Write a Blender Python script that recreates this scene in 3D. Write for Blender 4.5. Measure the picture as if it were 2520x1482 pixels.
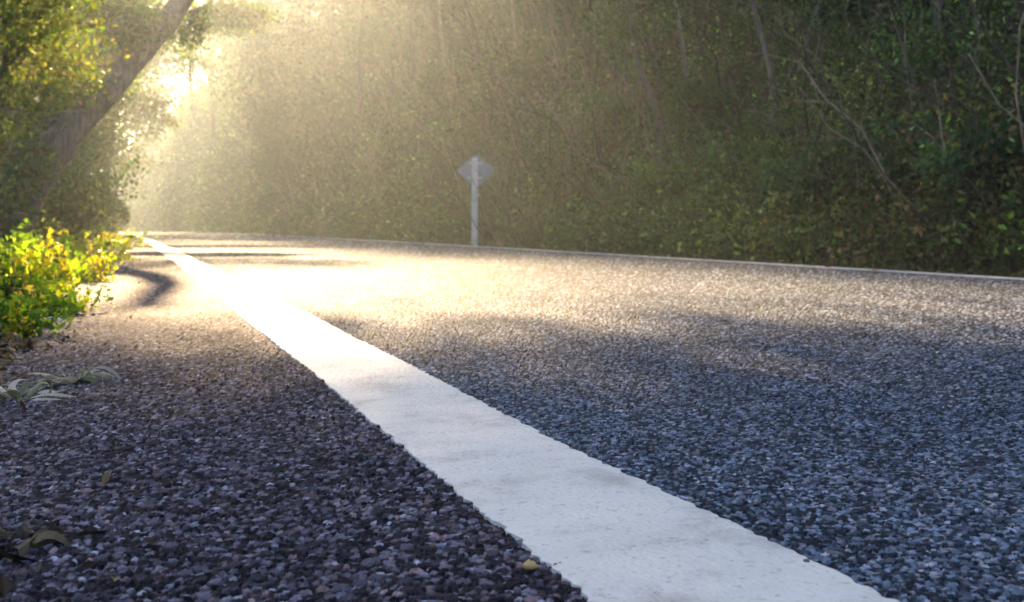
import bpy, math
import numpy as np
from mathutils import Vector

# ------------------------------------------------------------------ camera, sky, sun, exposure
for o in list(bpy.data.objects): bpy.data.objects.remove(o)
SC = bpy.context.scene
COL = SC.collection
R = math.radians
CAM_H = 0.30
F = 2473.0 / 2520.0                      # focal length as a share of the picture width
cam_d = bpy.data.cameras.new('camera')
cam_d.sensor_width = 36; cam_d.lens = 36 * F
cam_d.shift_y = -0.0738
cam_d.clip_start = 0.02; cam_d.clip_end = 3000
cam_d.dof.use_dof = True; cam_d.dof.focus_distance = 1.3; cam_d.dof.aperture_fstop = 10.0
cam = bpy.data.objects.new('camera', cam_d); COL.objects.link(cam)
cam.location = (0, 0, CAM_H); cam.rotation_euler = (R(90), 0, 0)
SC.camera = cam

SUN_AZ, SUN_EL = R(-15.3), R(25.0)       # azimuth from +Y, negative to the left
w = bpy.data.worlds.new('World'); SC.world = w; w.use_nodes = True
nt = w.node_tree; bg = nt.nodes['Background']
sky = nt.nodes.new('ShaderNodeTexSky'); sky.sky_type = 'NISHITA'; sky.sun_disc = False
sky.sun_elevation = SUN_EL; sky.sun_rotation = SUN_AZ
sky.air_density = 1.0; sky.dust_density = 1.5; sky.ozone_density = 2.0
nt.links.new(sky.outputs[0], bg.inputs[0]); bg.inputs[1].default_value = 0.055
sl = bpy.data.lights.new('sun', 'SUN'); sl.energy = 5.0; sl.angle = R(1.0); sl.color = (1.0, 0.70, 0.38)
so = bpy.data.objects.new('sun', sl); COL.objects.link(so)
sd = Vector((math.sin(SUN_AZ) * math.cos(SUN_EL), math.cos(SUN_AZ) * math.cos(SUN_EL), math.sin(SUN_EL)))
so.rotation_euler = sd.to_track_quat('Z', 'Y').to_euler(); so.location = sd * 60
SC.view_settings.view_transform = 'Standard'; SC.view_settings.look = 'None'
SC.view_settings.exposure = 2.8; SC.view_settings.gamma = 1
SC.render.engine = 'CYCLES'
cy = SC.cycles
cy.use_denoising = True; cy.max_bounces = 6; cy.diffuse_bounces = 3; cy.glossy_bounces = 2
cy.transmission_bounces = 4; cy.volume_bounces = 1; cy.transparent_max_bounces = 6
cy.caustics_reflective = False; cy.caustics_refractive = False
cy.sample_clamp_indirect = 6.0
HAZE_DENSITY = 0.0032

# ------------------------------------------------------------------ road frame
TH = R(20.7)
U = np.array([-math.sin(TH), math.cos(TH)]); NV = np.array([math.cos(TH), math.sin(TH)])
rng = np.random.default_rng(11)
LINE_L, LINE_R = 0.342, 0.552            # near white line, across the road
VERGE = -0.24                            # where the asphalt shoulder stops
FAR_L, FAR_R, ROAD_R = 4.58, 4.70, 4.80  # far white line and the far edge of the asphalt

def curve(t): return 0.00035 * np.clip(np.asarray(t, float), 0, 30) ** 2 + 0.0016 * np.clip(np.asarray(t, float) - 30, 0, 80) ** 2     # the road bends left far ahead
def P(s, t, z=0.0):
    s = np.asarray(s, float); t = np.asarray(t, float); s, t = np.broadcast_arrays(s, t); s = s - curve(t)
    return np.stack([s * NV[0] + t * U[0], s * NV[1] + t * U[1], np.broadcast_to(np.asarray(z, float), np.broadcast(s, t).shape)], -1)
def ST(x, y):
    t = x * U[0] + y * U[1]; return x * NV[0] + y * NV[1] + curve(t), t
def crest(t):
    return -np.minimum(0.9, 0.00003 * np.maximum(0, np.asarray(t, float) - 10) ** 2)
def sm(x): x = np.clip(x, 0, 1); return x * x * (3 - 2 * x)
def wave(s, t, a, seed):                 # smooth value made of a few sines
    r = np.random.default_rng(seed); v = 0
    for k in range(6):
        f = a * (1.0 + 0.7 * k); p = r.uniform(0, 6.28, 2); d = r.uniform(0, 6.28)
        v = v + np.sin((s * math.cos(d) + t * math.sin(d)) * f + p[0]) / (1 + 0.6 * k)
    return v / 3.0
def ground_z(s, t):
    s = np.asarray(s, float); t = np.asarray(t, float)
    z = crest(t) - 0.03
    z = z + sm((VERGE + 0.02 - s) / 0.25) * 0.035
    z = z + sm((-s - 1.5) / 9.0) * 4.6 + sm((-s - 10) / 30) * 5
    foot = 5.6 + 0.5 * wave(s * 0, t, 0.35, 3)
    h = np.maximum(0, s - foot)
    z = z + (1 + 0.9 * sm((t - 22) / 35)) * 8.5 * (1 - np.exp(-h / 6.5)) * 1.05 + np.clip(h - 8, 0, 40) * 0.32
    z = z + sm(h / 2) * 0.35 * wave(s, t, 0.9, 5) + sm(h / 1.0) * 0.12 * wave(s, t, 3.1, 6)
    z = z - 0.10 * np.exp(-((s - 5.25) / 0.28) ** 2)
    return z

# ------------------------------------------------------------------ mesh helpers
class MB:
    def __init__(s): s.v = []; s.f = []; s.c = []; s.n = 0
    def add(s, v, f, c):
        v = np.asarray(v, float).reshape(-1, 3); f = np.asarray(f, int)
        c = np.asarray(c, float)
        if c.ndim == 1: c = np.tile(c, (len(v), 1))
        s.v.append(v); s.f.append(f + s.n); s.c.append(c); s.n += len(v)
    def build(s, name, mat, parent=None, smooth=False, loc=(0, 0, 0)):
        me = bpy.data.meshes.new(name)
        V = np.concatenate(s.v) - np.asarray(loc, float); C = np.concatenate(s.c)
        loops = np.concatenate([f.reshape(-1) for f in s.f]); tot = np.concatenate([np.full(len(f), f.shape[1]) for f in s.f])
        me.vertices.add(len(V)); me.vertices.foreach_set('co', V.astype(np.float32).reshape(-1))
        me.loops.add(len(loops)); me.loops.foreach_set('vertex_index', loops.astype(np.int32))
        me.polygons.add(len(tot)); st = np.concatenate([[0], np.cumsum(tot)[:-1]])
        me.polygons.foreach_set('loop_start', st.astype(np.int32)); me.polygons.foreach_set('loop_total', tot.astype(np.int32))
        me.polygons.foreach_set('use_smooth', np.full(len(tot), smooth))
        me.update(calc_edges=True)
        a = me.color_attributes.new('tint', 'FLOAT_COLOR', 'POINT')
        a.data.foreach_set('color', np.concatenate([C, np.ones((len(C), 1))], 1).astype(np.float32).reshape(-1))
        me.materials.append(mat)
        o = bpy.data.objects.new(name, me); COL.objects.link(o)
        if parent is not None: o.parent = parent
        return o

def tag(o, label=None, cat=None, group=None, kind=None):
    if label: o['label'] = label
    if cat: o['category'] = cat
    if group: o['group'] = group
    if kind: o['kind'] = kind
    return o
def empty(name, loc):
    o = bpy.data.objects.new(name, None); COL.objects.link(o); o.location = loc; o.empty_display_size = 0.1
    return o

def tube(mb, pts, rad, col, k=7, rough=0.0, r=rng, cap=True):
    pts = np.asarray(pts, float); n = len(pts); rad = np.asarray(rad, float)
    tan = np.gradient(pts, axis=0); tan /= np.linalg.norm(tan, axis=1)[:, None] + 1e-9
    ref = np.array([0.31, 0.17, 0.93]) if abs(tan[0][2]) < 0.9 else np.array([0.9, 0.3, 0.1])
    a = np.cross(tan, ref); a /= np.linalg.norm(a, axis=1)[:, None] + 1e-9
    b = np.cross(tan, a)
    ph = np.linspace(0, 2 * math.pi, k, endpoint=False)
    rr = rad[:, None] * (1 + rough * r.normal(0, 1, (n, k)))
    ring = pts[:, None, :] + rr[..., None] * (np.cos(ph)[None, :, None] * a[:, None, :] + np.sin(ph)[None, :, None] * b[:, None, :])
    i = np.arange(n - 1)[:, None] * k; j = np.arange(k)[None, :]; j2 = (j + 1) % k
    f = np.stack([i + j, i + j2, i + k + j2, i + k + j], -1).reshape(-1, 4)
    c = np.asarray(col, float)[None, :] * (1 + 0.18 * r.normal(0, 1, (n * k, 1)))
    mb.add(ring.reshape(-1, 3), f, np.clip(c, 0.003, 1))

def leaves(mb, pos, size, col, r=rng, aspect=0.5, up=0.0, var=0.3, fold=0.25):
    """one folded diamond leaf per position; col is (3,) or (n,3)"""
    n = len(pos)
    if n == 0: return
    d = r.normal(0, 1, (n, 3)); d[:, 2] += up; d /= np.linalg.norm(d, axis=1)[:, None]
    q = r.normal(0, 1, (n, 3)); a = np.cross(d, q); a /= np.linalg.norm(a, axis=1)[:, None] + 1e-9
    nn = np.cross(d, a)
    L = (size * r.uniform(0.6, 1.35, n))[:, None]; W = L * aspect * r.uniform(0.8, 1.2, n)[:, None]
    p0 = pos; p2 = pos + d * L; mid = pos + d * L * 0.45
    p1 = mid + a * W * 0.5 + nn * W * fold; p3 = mid - a * W * 0.5 + nn * W * fold
    v = np.stack([p0, p1, p2, p3], 1).reshape(-1, 3)
    f = np.arange(n * 4).reshape(n, 4)
    f = np.concatenate([f[:, [0, 1, 2]], f[:, [0, 2, 3]]])
    c = np.broadcast_to(np.asarray(col, float), (n, 3)) * np.exp(r.normal(0, var, (n, 1)))
    mb.add(v, f, np.repeat(np.clip(c, 0.004, 0.9), 4, 0))

# ------------------------------------------------------------------ materials
def mat(name):
    m = bpy.data.materials.new(name); m.use_nodes = True
    t = m.node_tree; b = t.nodes['Principled BSDF']
    return m, t, b
def N(t, kind, **kw):
    n = t.nodes.new(kind)
    for k, v in kw.items():
        if k in n.inputs: n.inputs[k].default_value = v
        else: setattr(n, k, v)
    return n
def attr(t): return N(t, 'ShaderNodeVertexColor', layer_name='tint')
def mix(t, fac, a, b, blend='MIX'):
    m = t.nodes.new('ShaderNodeMix'); m.data_type = 'RGBA'; m.blend_type = blend
    for i, v in ((0, fac), (6, a), (7, b)):
        if isinstance(v, bpy.types.NodeSocket): t.links.new(v, m.inputs[i])
        elif i == 0: m.inputs[0].default_value = v
        else: m.inputs[i].default_value = (*v, 1)
    return m.outputs[2]
def ramp(t, sock, stops):
    r_ = t.nodes.new('ShaderNodeValToRGB'); e = r_.color_ramp.elements
    while len(e) < len(stops): e.new(0.5)
    for q, (p, c) in zip(e, stops): q.position = p; q.color = (*c, 1) if len(c) == 3 else c
    t.links.new(sock, r_.inputs[0]); return r_.outputs[0]
def leaf_mat(name, trans=0.45, gain=(1.15, 1.45, 0.6), rough=0.55):
    m, t, b = mat(name)
    a = attr(t); t.links.new(a.outputs[0], b.inputs['Base Color']); b.inputs['Roughness'].default_value = rough
    b.inputs['Specular IOR Level'].default_value = 0.3
    tr = t.nodes.new('ShaderNodeBsdfTranslucent')
    t.links.new(mix(t, 1.0, a.outputs[0], gain, 'MULTIPLY'), tr.inputs[0])
    ms = t.nodes.new('ShaderNodeMixShader'); ms.inputs[0].default_value = trans
    t.links.new(b.outputs[0], ms.inputs[1]); t.links.new(tr.outputs[0], ms.inputs[2])
    t.links.new(ms.outputs[0], t.nodes['Material Output'].inputs[0]); return m
M_LEAF = leaf_mat('leaf_green')
M_HERB = leaf_mat('herb_leaf', 0.55, (1.45, 1.4, 0.55), 0.4)
M_DRY = leaf_mat('dry_leaf', 0.3, (1.1, 1.0, 0.8), 0.6)
M_BARK, t, b = mat('bark')
a = attr(t); nz = N(t, 'ShaderNodeTexNoise', Scale=9.0, Detail=6.0)
tc = t.nodes.new('ShaderNodeTexCoord'); mp = t.nodes.new('ShaderNodeMapping'); mp.inputs['Scale'].default_value = (3, 3, 0.6)
t.links.new(tc.outputs['Object'], mp.inputs[0]); t.links.new(mp.outputs[0], nz.inputs[0])
t.links.new(mix(t, 1.0, a.outputs[0], ramp(t, nz.outputs[0], [(0.3, (0.45, 0.45, 0.45)), (0.75, (1.5, 1.45, 1.4))]), 'MULTIPLY'), b.inputs['Base Color'])
b.inputs['Roughness'].default_value = 0.85
bp = N(t, 'ShaderNodeBump', Strength=0.7, Distance=0.03); t.links.new(nz.outputs[0], bp.inputs['Height']); t.links.new(bp.outputs[0], b.inputs['Normal'])

def asphalt_mat(name, vcol, c0, c1, c2):
    m, t, b = mat(name)
    tc = t.nodes.new('ShaderNodeTexCoord')
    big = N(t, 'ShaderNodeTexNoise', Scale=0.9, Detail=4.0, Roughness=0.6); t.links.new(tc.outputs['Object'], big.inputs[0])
    med = N(t, 'ShaderNodeTexNoise', Scale=14.0, Detail=3.0); t.links.new(tc.outputs['Object'], med.inputs[0])
    if vcol:
        base = attr(t).outputs[0]
    else:
        vo = N(t, 'ShaderNodeTexVoronoi', Scale=140.0); t.links.new(tc.outputs['Object'], vo.inputs['Vector'])
        base = ramp(t, vo.outputs['Color'], [(0.1, c0), (0.5, c1), (0.95, c2)])
        bp = N(t, 'ShaderNodeBump', Strength=0.6, Distance=0.004); t.links.new(vo.outputs['Distance'], bp.inputs['Height'])
        bp.invert = True; t.links.new(bp.outputs[0], b.inputs['Normal'])
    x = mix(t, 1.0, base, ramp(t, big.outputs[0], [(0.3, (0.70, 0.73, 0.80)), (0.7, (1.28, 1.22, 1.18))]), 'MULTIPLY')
    x = mix(t, 1.0, x, ramp(t, med.outputs[0], [(0.3, (0.85, 0.85, 0.85)), (0.7, (1.15, 1.15, 1.15))]), 'MULTIPLY')
    t.links.new(x, b.inputs['Base Color'])
    b.inputs['Roughness'].default_value = 0.78; b.inputs['Specular IOR Level'].default_value = 0.07
    return m
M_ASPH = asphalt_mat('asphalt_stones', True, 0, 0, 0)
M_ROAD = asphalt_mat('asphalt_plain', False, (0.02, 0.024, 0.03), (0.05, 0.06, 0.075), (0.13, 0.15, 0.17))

M_LINE, t, b = mat('road_paint')
tc = t.nodes.new('ShaderNodeTexCoord'); mp = t.nodes.new('ShaderNodeMapping')
mp.inputs['Scale'].default_value = (2.5, 7, 1); t.links.new(tc.outputs['Object'], mp.inputs[0])
n1 = N(t, 'ShaderNodeTexNoise', Scale=2.2, Detail=5.0, Roughness=0.6); t.links.new(mp.outputs[0], n1.inputs[0])
n2 = N(t, 'ShaderNodeTexNoise', Scale=130.0, Detail=3.0); t.links.new(tc.outputs['Object'], n2.inputs[0])
x = ramp(t, n1.outputs[0], [(0.30, (0.60, 0.585, 0.57)), (0.45, (0.67, 0.655, 0.63)), (0.7, (0.71, 0.69, 0.67))])
x = mix(t, 1.0, x, ramp(t, n2.outputs[0], [(0.28, (0.72, 0.70, 0.68)), (0.42, (1, 1, 1))]), 'MULTIPLY')
n3 = N(t, 'ShaderNodeTexNoise', Scale=8.0, Detail=7.0, Roughness=0.65); t.links.new(tc.outputs['Object'], n3.inputs[0])
x = mix(t, 1.0, x, ramp(t, n3.outputs[0], [(0.32, (0.66, 0.65, 0.64)), (0.47, (0.96, 0.96, 0.96)), (0.62, (1.04, 1.03, 1.01))]), 'MULTIPLY')
n4 = N(t, 'ShaderNodeTexVoronoi', Scale=60.0); t.links.new(tc.outputs['Object'], n4.inputs['Vector'])
x = mix(t, 1.0, x, ramp(t, n4.outputs['Distance'], [(0.035, (0.45, 0.44, 0.44)), (0.11, (1, 1, 1))]), 'MULTIPLY')
t.links.new(x, b.inputs['Base Color']); b.inputs['Roughness'].default_value = 0.6
bp = N(t, 'ShaderNodeBump', Strength=0.4, Distance=0.002); t.links.new(n2.outputs[0], bp.inputs['Height'])
vs = N(t, 'ShaderNodeTexVoronoi', Scale=170.0); t.links.new(tc.outputs['Object'], vs.inputs['Vector'])
b2_ = N(t, 'ShaderNodeBump', Strength=0.45, Distance=0.0025); b2_.invert = True
t.links.new(vs.outputs['Distance'], b2_.inputs['Height']); t.links.new(bp.outputs[0], b2_.inputs['Normal']); t.links.new(b2_.outputs[0], b.inputs['Normal'])

M_GROUND, t, b = mat('earth')
tc = t.nodes.new('ShaderNodeTexCoord')
n1 = N(t, 'ShaderNodeTexNoise', Scale=1.3, Detail=8.0, Roughness=0.65); t.links.new(tc.outputs['Object'], n1.inputs[0])
n2 = N(t, 'ShaderNodeTexNoise', Scale=22.0, Detail=5.0); t.links.new(tc.outputs['Object'], n2.inputs[0])
x = ramp(t, n1.outputs[0], [(0.3, (0.045, 0.032, 0.02)), (0.5, (0.085, 0.065, 0.035)), (0.7, (0.06, 0.07, 0.025))])
x = mix(t, 1.0, x, ramp(t, n2.outputs[0], [(0.3, (0.5, 0.5, 0.5)), (0.7, (1.5, 1.5, 1.5))]), 'MULTIPLY')
t.links.new(x, b.inputs['Base Color']); b.inputs['Roughness'].default_value = 0.9
bp = N(t, 'ShaderNodeBump', Strength=0.8, Distance=0.05); t.links.new(n2.outputs[0], bp.inputs['Height']); t.links.new(bp.outputs[0], b.inputs['Normal'])

def metal(name, c, r_=0.45, met=0.0):
    m, t, b = mat(name)
    tc = t.nodes.new('ShaderNodeTexCoord'); n1 = N(t, 'ShaderNodeTexNoise', Scale=6.0, Detail=6.0); t.links.new(tc.outputs['Object'], n1.inputs[0])
    t.links.new(ramp(t, n1.outputs[0], [(0.35, tuple(q * 0.75 for q in c)), (0.6, c)]), b.inputs['Base Color'])
    b.inputs['Roughness'].default_value = r_; b.inputs['Metallic'].default_value = met; return m
M_POST = metal('galvanised_steel', (0.80, 0.80, 0.82), 0.45)
M_BACK = metal('sign_back', (0.30, 0.35, 0.44), 0.5)
M_BOLT = metal('bolt_steel', (0.3, 0.3, 0.32), 0.4, 0.6)
M_STONE, t, b = mat('pale_stone')
t.links.new(attr(t).outputs[0], b.inputs['Base Color']); b.inputs['Roughness'].default_value = 0.8

# ------------------------------------------------------------------ ground with the hillside bank
def spaced(a, b_, d0, g):                # steps that grow with distance from a
    v = [a]; d = d0
    while v[-1] < b_: v.append(v[-1] + d); d *= g
    v[-1] = b_; return np.array(v)
s_ax = np.unique(np.concatenate([-spaced(0.3, 250, 0.05, 1.07), np.linspace(-0.3, 5, 24), spaced(5.0, 250, 0.14, 1.022)]))
t_ax = np.unique(np.concatenate([-spaced(1, 250, 0.5, 1.12), np.linspace(-1, 1, 5), spaced(1, 250, 0.22, 1.012)]))
S, T = np.meshgrid(s_ax, t_ax); Z = ground_z(S, T)
mb = MB(); ns, ntt = len(s_ax), len(t_ax)
i = np.arange(ntt - 1)[:, None] * ns; j = np.arange(ns - 1)[None, :]
mb.add(P(S, T, Z), np.stack([i + j, i + j + 1, i + ns + j + 1, i + ns + j], -1).reshape(-1, 4), (0.1, 0.1, 0.1))
g = mb.build('ground', M_GROUND, smooth=True); tag(g, 'brown earth verge and steep hillside bank beside the road', kind='structure')

# ------------------------------------------------------------------ the road: a plain sheet, and coarse stones set in it near and ahead
mb = MB(); tt = np.unique(np.concatenate([np.linspace(-60, 0, 20), np.linspace(0, 230, 160)])); ss = np.linspace(VERGE + 0.04, ROAD_R - 0.03, 12)
S, T = np.meshgrid(ss, tt); k = len(ss)
i = np.arange(len(tt) - 1)[:, None] * k; j = np.arange(k - 1)[None, :]
mb.add(P(S, T, crest(T) - 0.010), np.stack([i + j, i + j + 1, i + k + j + 1, i + k + j], -1).reshape(-1, 4), (0.05, 0.05, 0.06))
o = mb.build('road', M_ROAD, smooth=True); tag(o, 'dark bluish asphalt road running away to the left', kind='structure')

def hash2(ix, iy, k):
    h = (ix.astype(np.int64) * 374761393 + iy.astype(np.int64) * 668265263 + k * 2147483647 + 12345) & 0xffffffff
    h = ((h ^ (h >> 13)) * 1274126177) & 0xffffffff
    h = ((h ^ (h >> 16)) * 2246822519) & 0xffffffff
    return ((h ^ (h >> 15)) & 0xffffff) / float(0xffffff)
def stones(x, y, cell, seed):
    X = x / cell; Y = y / cell; ix = np.floor(X); iy = np.floor(Y)
    H = np.full(x.shape, -1.0); ID = np.zeros(x.shape); ID2 = np.zeros(x.shape)
    for dx in (-1, 0, 1):
        for dy in (-1, 0, 1):
            cx, cy_ = ix + dx, iy + dy
            a1 = hash2(cx, cy_, seed); a2 = hash2(cx, cy_, seed + 1); a3 = hash2(cx, cy_, seed + 2); a4 = hash2(cx, cy_, seed + 3)
            ang = a4 * 6.28; st = 0.75 + 0.5 * a3
            qx = X - (cx + 0.15 + 0.7 * a1); qy = Y - (cy_ + 0.15 + 0.7 * a2)
            ux = (qx * np.cos(ang) + qy * np.sin(ang)) / st; uy = (-qx * np.sin(ang) + qy * np.cos(ang)) * st
            rr = np.abs(ux) ** 2.6 + np.abs(uy) ** 2.6
            h = np.minimum(1.0, 1.7 * (1 - rr / (0.66 ** 2.6))) * (0.35 + 0.75 * a3) + 1.3 * (a1 - 0.5) * ux + 1.3 * (a4 - 0.5) * uy
            m = h > H
            H = np.where(m, h, H); ID = np.where(m, a4, ID); ID2 = np.where(m, a2, ID2)
    return np.clip(H, -0.35, 1.3), ID, ID2
ang = np.arange(R(-58), R(52), 0.00135)
rad = [0.30]
while rad[-1] < 62: rad.append(rad[-1] + max(0.0013, 0.0022 * rad[-1] ** 2))
rad = np.array(rad); A, RR = np.meshgrid(ang, rad)
X = RR * np.sin(A); Y = RR * np.cos(A); S, T = ST(X, Y)
edge = VERGE + 0.03 * wave(S * 0, T, 5.0, 21) + 0.012 * wave(S, T, 40.0, 22)
sh = S < 0.5 * (LINE_L + LINE_R)
WX = X + 0.0005 * np.sin(Y * 900 + 3 * np.sin(X * 500)); WY = Y + 0.0005 * np.sin(X * 870 + 2 * np.sin(Y * 610))
h1, a1, b1 = stones(WX, WY, 0.0064, 7); h2, a2, b2 = stones(WX, WY, 0.0055, 70)
hb, ab, bb = stones(WX * 0.93 + WY * 0.3, WY * 0.93 - WX * 0.3, 0.0100, 40)
big_ = (hb > 0.30) & (ab > 0.8)
h1 = np.where(big_, np.maximum(h1, hb * 1.25), h1); a1 = np.where(big_, (ab - 0.8) / 0.2 * 0.9, a1); b1 = np.where(big_, 0.1 + 0.9 * bb, b1)
hb, ab, bb = stones(WX * 0.8 - WY * 0.6, WY * 0.8 + WX * 0.6, 0.0082, 45)
big_ = (hb > 0.35) & (ab > 0.82)
h2 = np.where(big_, np.maximum(h2, hb * 1.2), h2); a2 = np.where(big_, (ab - 0.82) / 0.18 * 0.9, a2); b2 = np.where(big_, 0.1 + 0.9 * bb, b2)
g1 = hash2(np.floor(X / 0.0021), np.floor(Y / 0.0024), 900)
hh = np.where(sh, h1 * 0.0036, h2 * 0.0028); idn = np.where(sh, a1, a2); id2 = np.where(sh, b1, b2)
fade = 1 / (1 + (RR / 4.5) ** 3); hh = 0.0010 + (hh - 0.0010) * fade      # stones too small for the mesh far away
Z = crest(T) + hh + (g1 - 0.5) * 0.0009 * fade - 0.001 + 0.0015 * wave(S, T, 7.0, 9)
v = idn ** 2.2
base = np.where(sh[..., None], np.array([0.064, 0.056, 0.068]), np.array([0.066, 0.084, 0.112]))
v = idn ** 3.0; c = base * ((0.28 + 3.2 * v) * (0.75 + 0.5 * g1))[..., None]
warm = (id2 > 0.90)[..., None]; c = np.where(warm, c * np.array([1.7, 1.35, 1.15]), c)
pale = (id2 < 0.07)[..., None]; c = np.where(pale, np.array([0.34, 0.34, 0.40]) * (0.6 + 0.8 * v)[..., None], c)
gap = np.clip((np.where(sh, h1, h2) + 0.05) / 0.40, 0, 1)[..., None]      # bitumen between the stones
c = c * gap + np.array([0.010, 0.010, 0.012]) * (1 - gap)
n1_, n2_ = len(rad), len(ang)
keep = (S > edge) & (S < ROAD_R)
i = np.arange(n1_ - 1)[:, None] * n2_; j = np.arange(n2_ - 1)[None, :]
f = np.stack([i + j, i + n2_ + j, i + n2_ + j + 1, i + j + 1], -1)
kf = keep[:-1, :-1] & keep[1:, :-1] & keep[:-1, 1:] & keep[1:, 1:]
f = f[kf]; used, inv = np.unique(f, return_inverse=True)
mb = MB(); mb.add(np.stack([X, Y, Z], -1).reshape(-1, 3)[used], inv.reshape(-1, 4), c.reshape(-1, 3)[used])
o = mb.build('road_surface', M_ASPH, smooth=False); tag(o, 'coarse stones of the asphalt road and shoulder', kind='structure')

# white lines: thermoplastic bands with a real thickness
def line(name, label, s0, s1, t_, jag, thick, amp):
    n = len(t_); mb = MB(); m = 9
    r = np.random.default_rng(5)
    L = s0 + amp * wave(t_ * 0, t_, 2.2, 31) + jag * np.convolve(r.normal(0, 1, n), [0.3, 0.4, 0.3], 'same')
    Q = s1 + amp * wave(t_ * 0, t_, 1.9, 37) + jag * np.convolve(r.normal(0, 1, n), [0.3, 0.4, 0.3], 'same')
    if thick > 0.003:                    # laid a little wider where it starts
        Q = Q + 0.016 * np.exp(-((t_ - 0.55) / 0.5) ** 2); L = L + 0.0 * t_
    prof = []
    w_ = np.linspace(0, 1, m)
    Sg = L[:, None] + (Q - L)[:, None] * w_[None, :]
    Tg = np.repeat(t_[:, None], m, 1)
    z = crest(Tg) + thick + 0.0007 * wave(Sg, Tg, 18.0, 8)
    z[:, 0] -= 0.0012; z[:, -1] -= 0.0012
    Sg = np.concatenate([L[:, None] - 0.0025, Sg, Q[:, None] + 0.0025], 1); Tg = np.concatenate([Tg[:, :1], Tg, Tg[:, :1]], 1)
    zb = crest(t_)[:, None] - 0.008; z = np.concatenate([zb, z, zb], 1); m += 2
    i = np.arange(n - 1)[:, None] * m; j = np.arange(m - 1)[None, :]
    # in the line's own frame (x across, y along) so the wear runs with it
    mb.add(np.stack([Sg - curve(Tg), Tg, z], -1), np.stack([i + j, i + j + 1, i + m + j + 1, i + m + j], -1).reshape(-1, 4), (0.8, 0.8, 0.8))
    o = mb.build(name, M_LINE, smooth=False); o.rotation_euler = (0, 0, TH)
    tag(o, label, kind='structure'); return o
t1 = np.unique(np.concatenate([np.linspace(-6, 0.2, 60), np.arange(0.2, 4, 0.0045), np.geomspace(4, 120, 600)]))
line('road_marking', 'wide white edge line sweeping from the near right to the far left', LINE_L, LINE_R, t1, 0.0035, 0.0052, 0.011)
t2 = np.unique(np.concatenate([np.linspace(-6, 2, 40), np.geomspace(2, 120, 500)]))
line('road_marking', 'thin white edge line along the far side of the road', FAR_L, FAR_R, t2, 0.003, 0.0048, 0.006)

# ------------------------------------------------------------------ the sign seen from behind
def box(mb, c, sx, sy, sz, col=(0.5, 0.5, 0.5)):
    x, y, z = sx / 2, sy / 2, sz / 2
    v = np.array([[-x, -y, -z], [x, -y, -z], [x, y, -z], [-x, y, -z], [-x, -y, z], [x, -y, z], [x, y, z], [-x, y, z]]) + np.asarray(c)
    mb.add(v, [[0, 3, 2, 1], [4, 5, 6, 7], [0, 1, 5, 4], [1, 2, 6, 5], [2, 3, 7, 6], [3, 0, 4, 7]], col)
SY = 16.3; SX = (1168 - 1260) / 2473 * SY
s_, t_ = ST(SX, SY); sz = float(ground_z(s_, t_))
sign = empty('road_sign', (SX, SY, sz)); tag(sign, 'small grey diamond road sign seen from behind on a pale post across the road', 'road sign')
mb = MB(); box(mb, (0, 0, 0.93), 0.125, 0.075, 2.16)
p_ = mb.build('post', M_POST, sign)
bv = p_.modifiers.new('bevel', 'BEVEL'); bv.width = 0.008; bv.segments = 2
mb = MB(); hd = 0.385; nseg = 6; rim = []
for q in range(4):                       # a square stood on its corner, corners rounded
    a0 = q * math.pi / 2; cx, cz = math.cos(a0) * (hd - 0.10), math.sin(a0) * (hd - 0.10)
    for e in range(nseg): 
        aa = a0 + (e / (nseg - 1) - 0.5) * math.pi / 2; rim.append((cx + 0.085 * math.cos(aa), cz + 0.085 * math.sin(aa)))
rim = np.array(rim); nr = len(rim); rim[:, 0] *= 1.06; rim[:, 1] *= 0.93
for y0, y1, sc in ((0.045, 0.051, 0.97), (0.036, 0.0445, 1.0)):
    rr = rim * sc
    v = np.concatenate([np.c_[rr[:, 0], np.full(nr, y0), rr[:, 1]], np.c_[rr[:, 0], np.full(nr, y1), rr[:, 1]]]) + [0.03, 0, 1.73]
    jj = np.arange(nr); mb.add(v, np.stack([jj, (jj + 1) % nr, nr + (jj + 1) % nr, nr + jj], -1), (0.4, 0.4, 0.4))
    mb.add(v[:nr], [list(range(nr))], (0.4, 0.4, 0.4)); mb.add(v[nr:], [list(range(nr))[::-1]], (0.4, 0.4, 0.4))
sign.scale = (0.76,) * 3
pan = mb.build('sign_panel', M_BACK, sign)
for zz in (1.58, 1.89):
    mb = MB(); box(mb, (0.02, -0.045, zz), 0.30, 0.012, 0.045); box(mb, (-0.055, 0.0, zz), 0.014, 0.09, 0.045); box(mb, (0.055, 0.0, zz), 0.014, 0.09, 0.045)
    br = mb.build('bracket', M_POST, sign)
    for xx in (-0.09, 0.12):
        mb = MB(); box(mb, (xx, -0.056, zz), 0.02, 0.012, 0.02); mb.build('bolt', M_BOLT, br)

# ------------------------------------------------------------------ trees
def bend(p0, p1, n, wob, r, sag=0.0):
    p0 = np.asarray(p0, float); p1 = np.asarray(p1, float); u = np.linspace(0, 1, n)[:, None]
    L = np.linalg.norm(p1 - p0)
    pts = p0 + (p1 - p0) * u
    off = np.cumsum(r.normal(0, wob * L / n, (n, 3)), 0); off -= off[0]; off -= u * off[-1] * 0.7
    pts = pts + off; pts[:, 2] += sag * L * np.sin(u[:, 0] * math.pi); return pts

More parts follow.
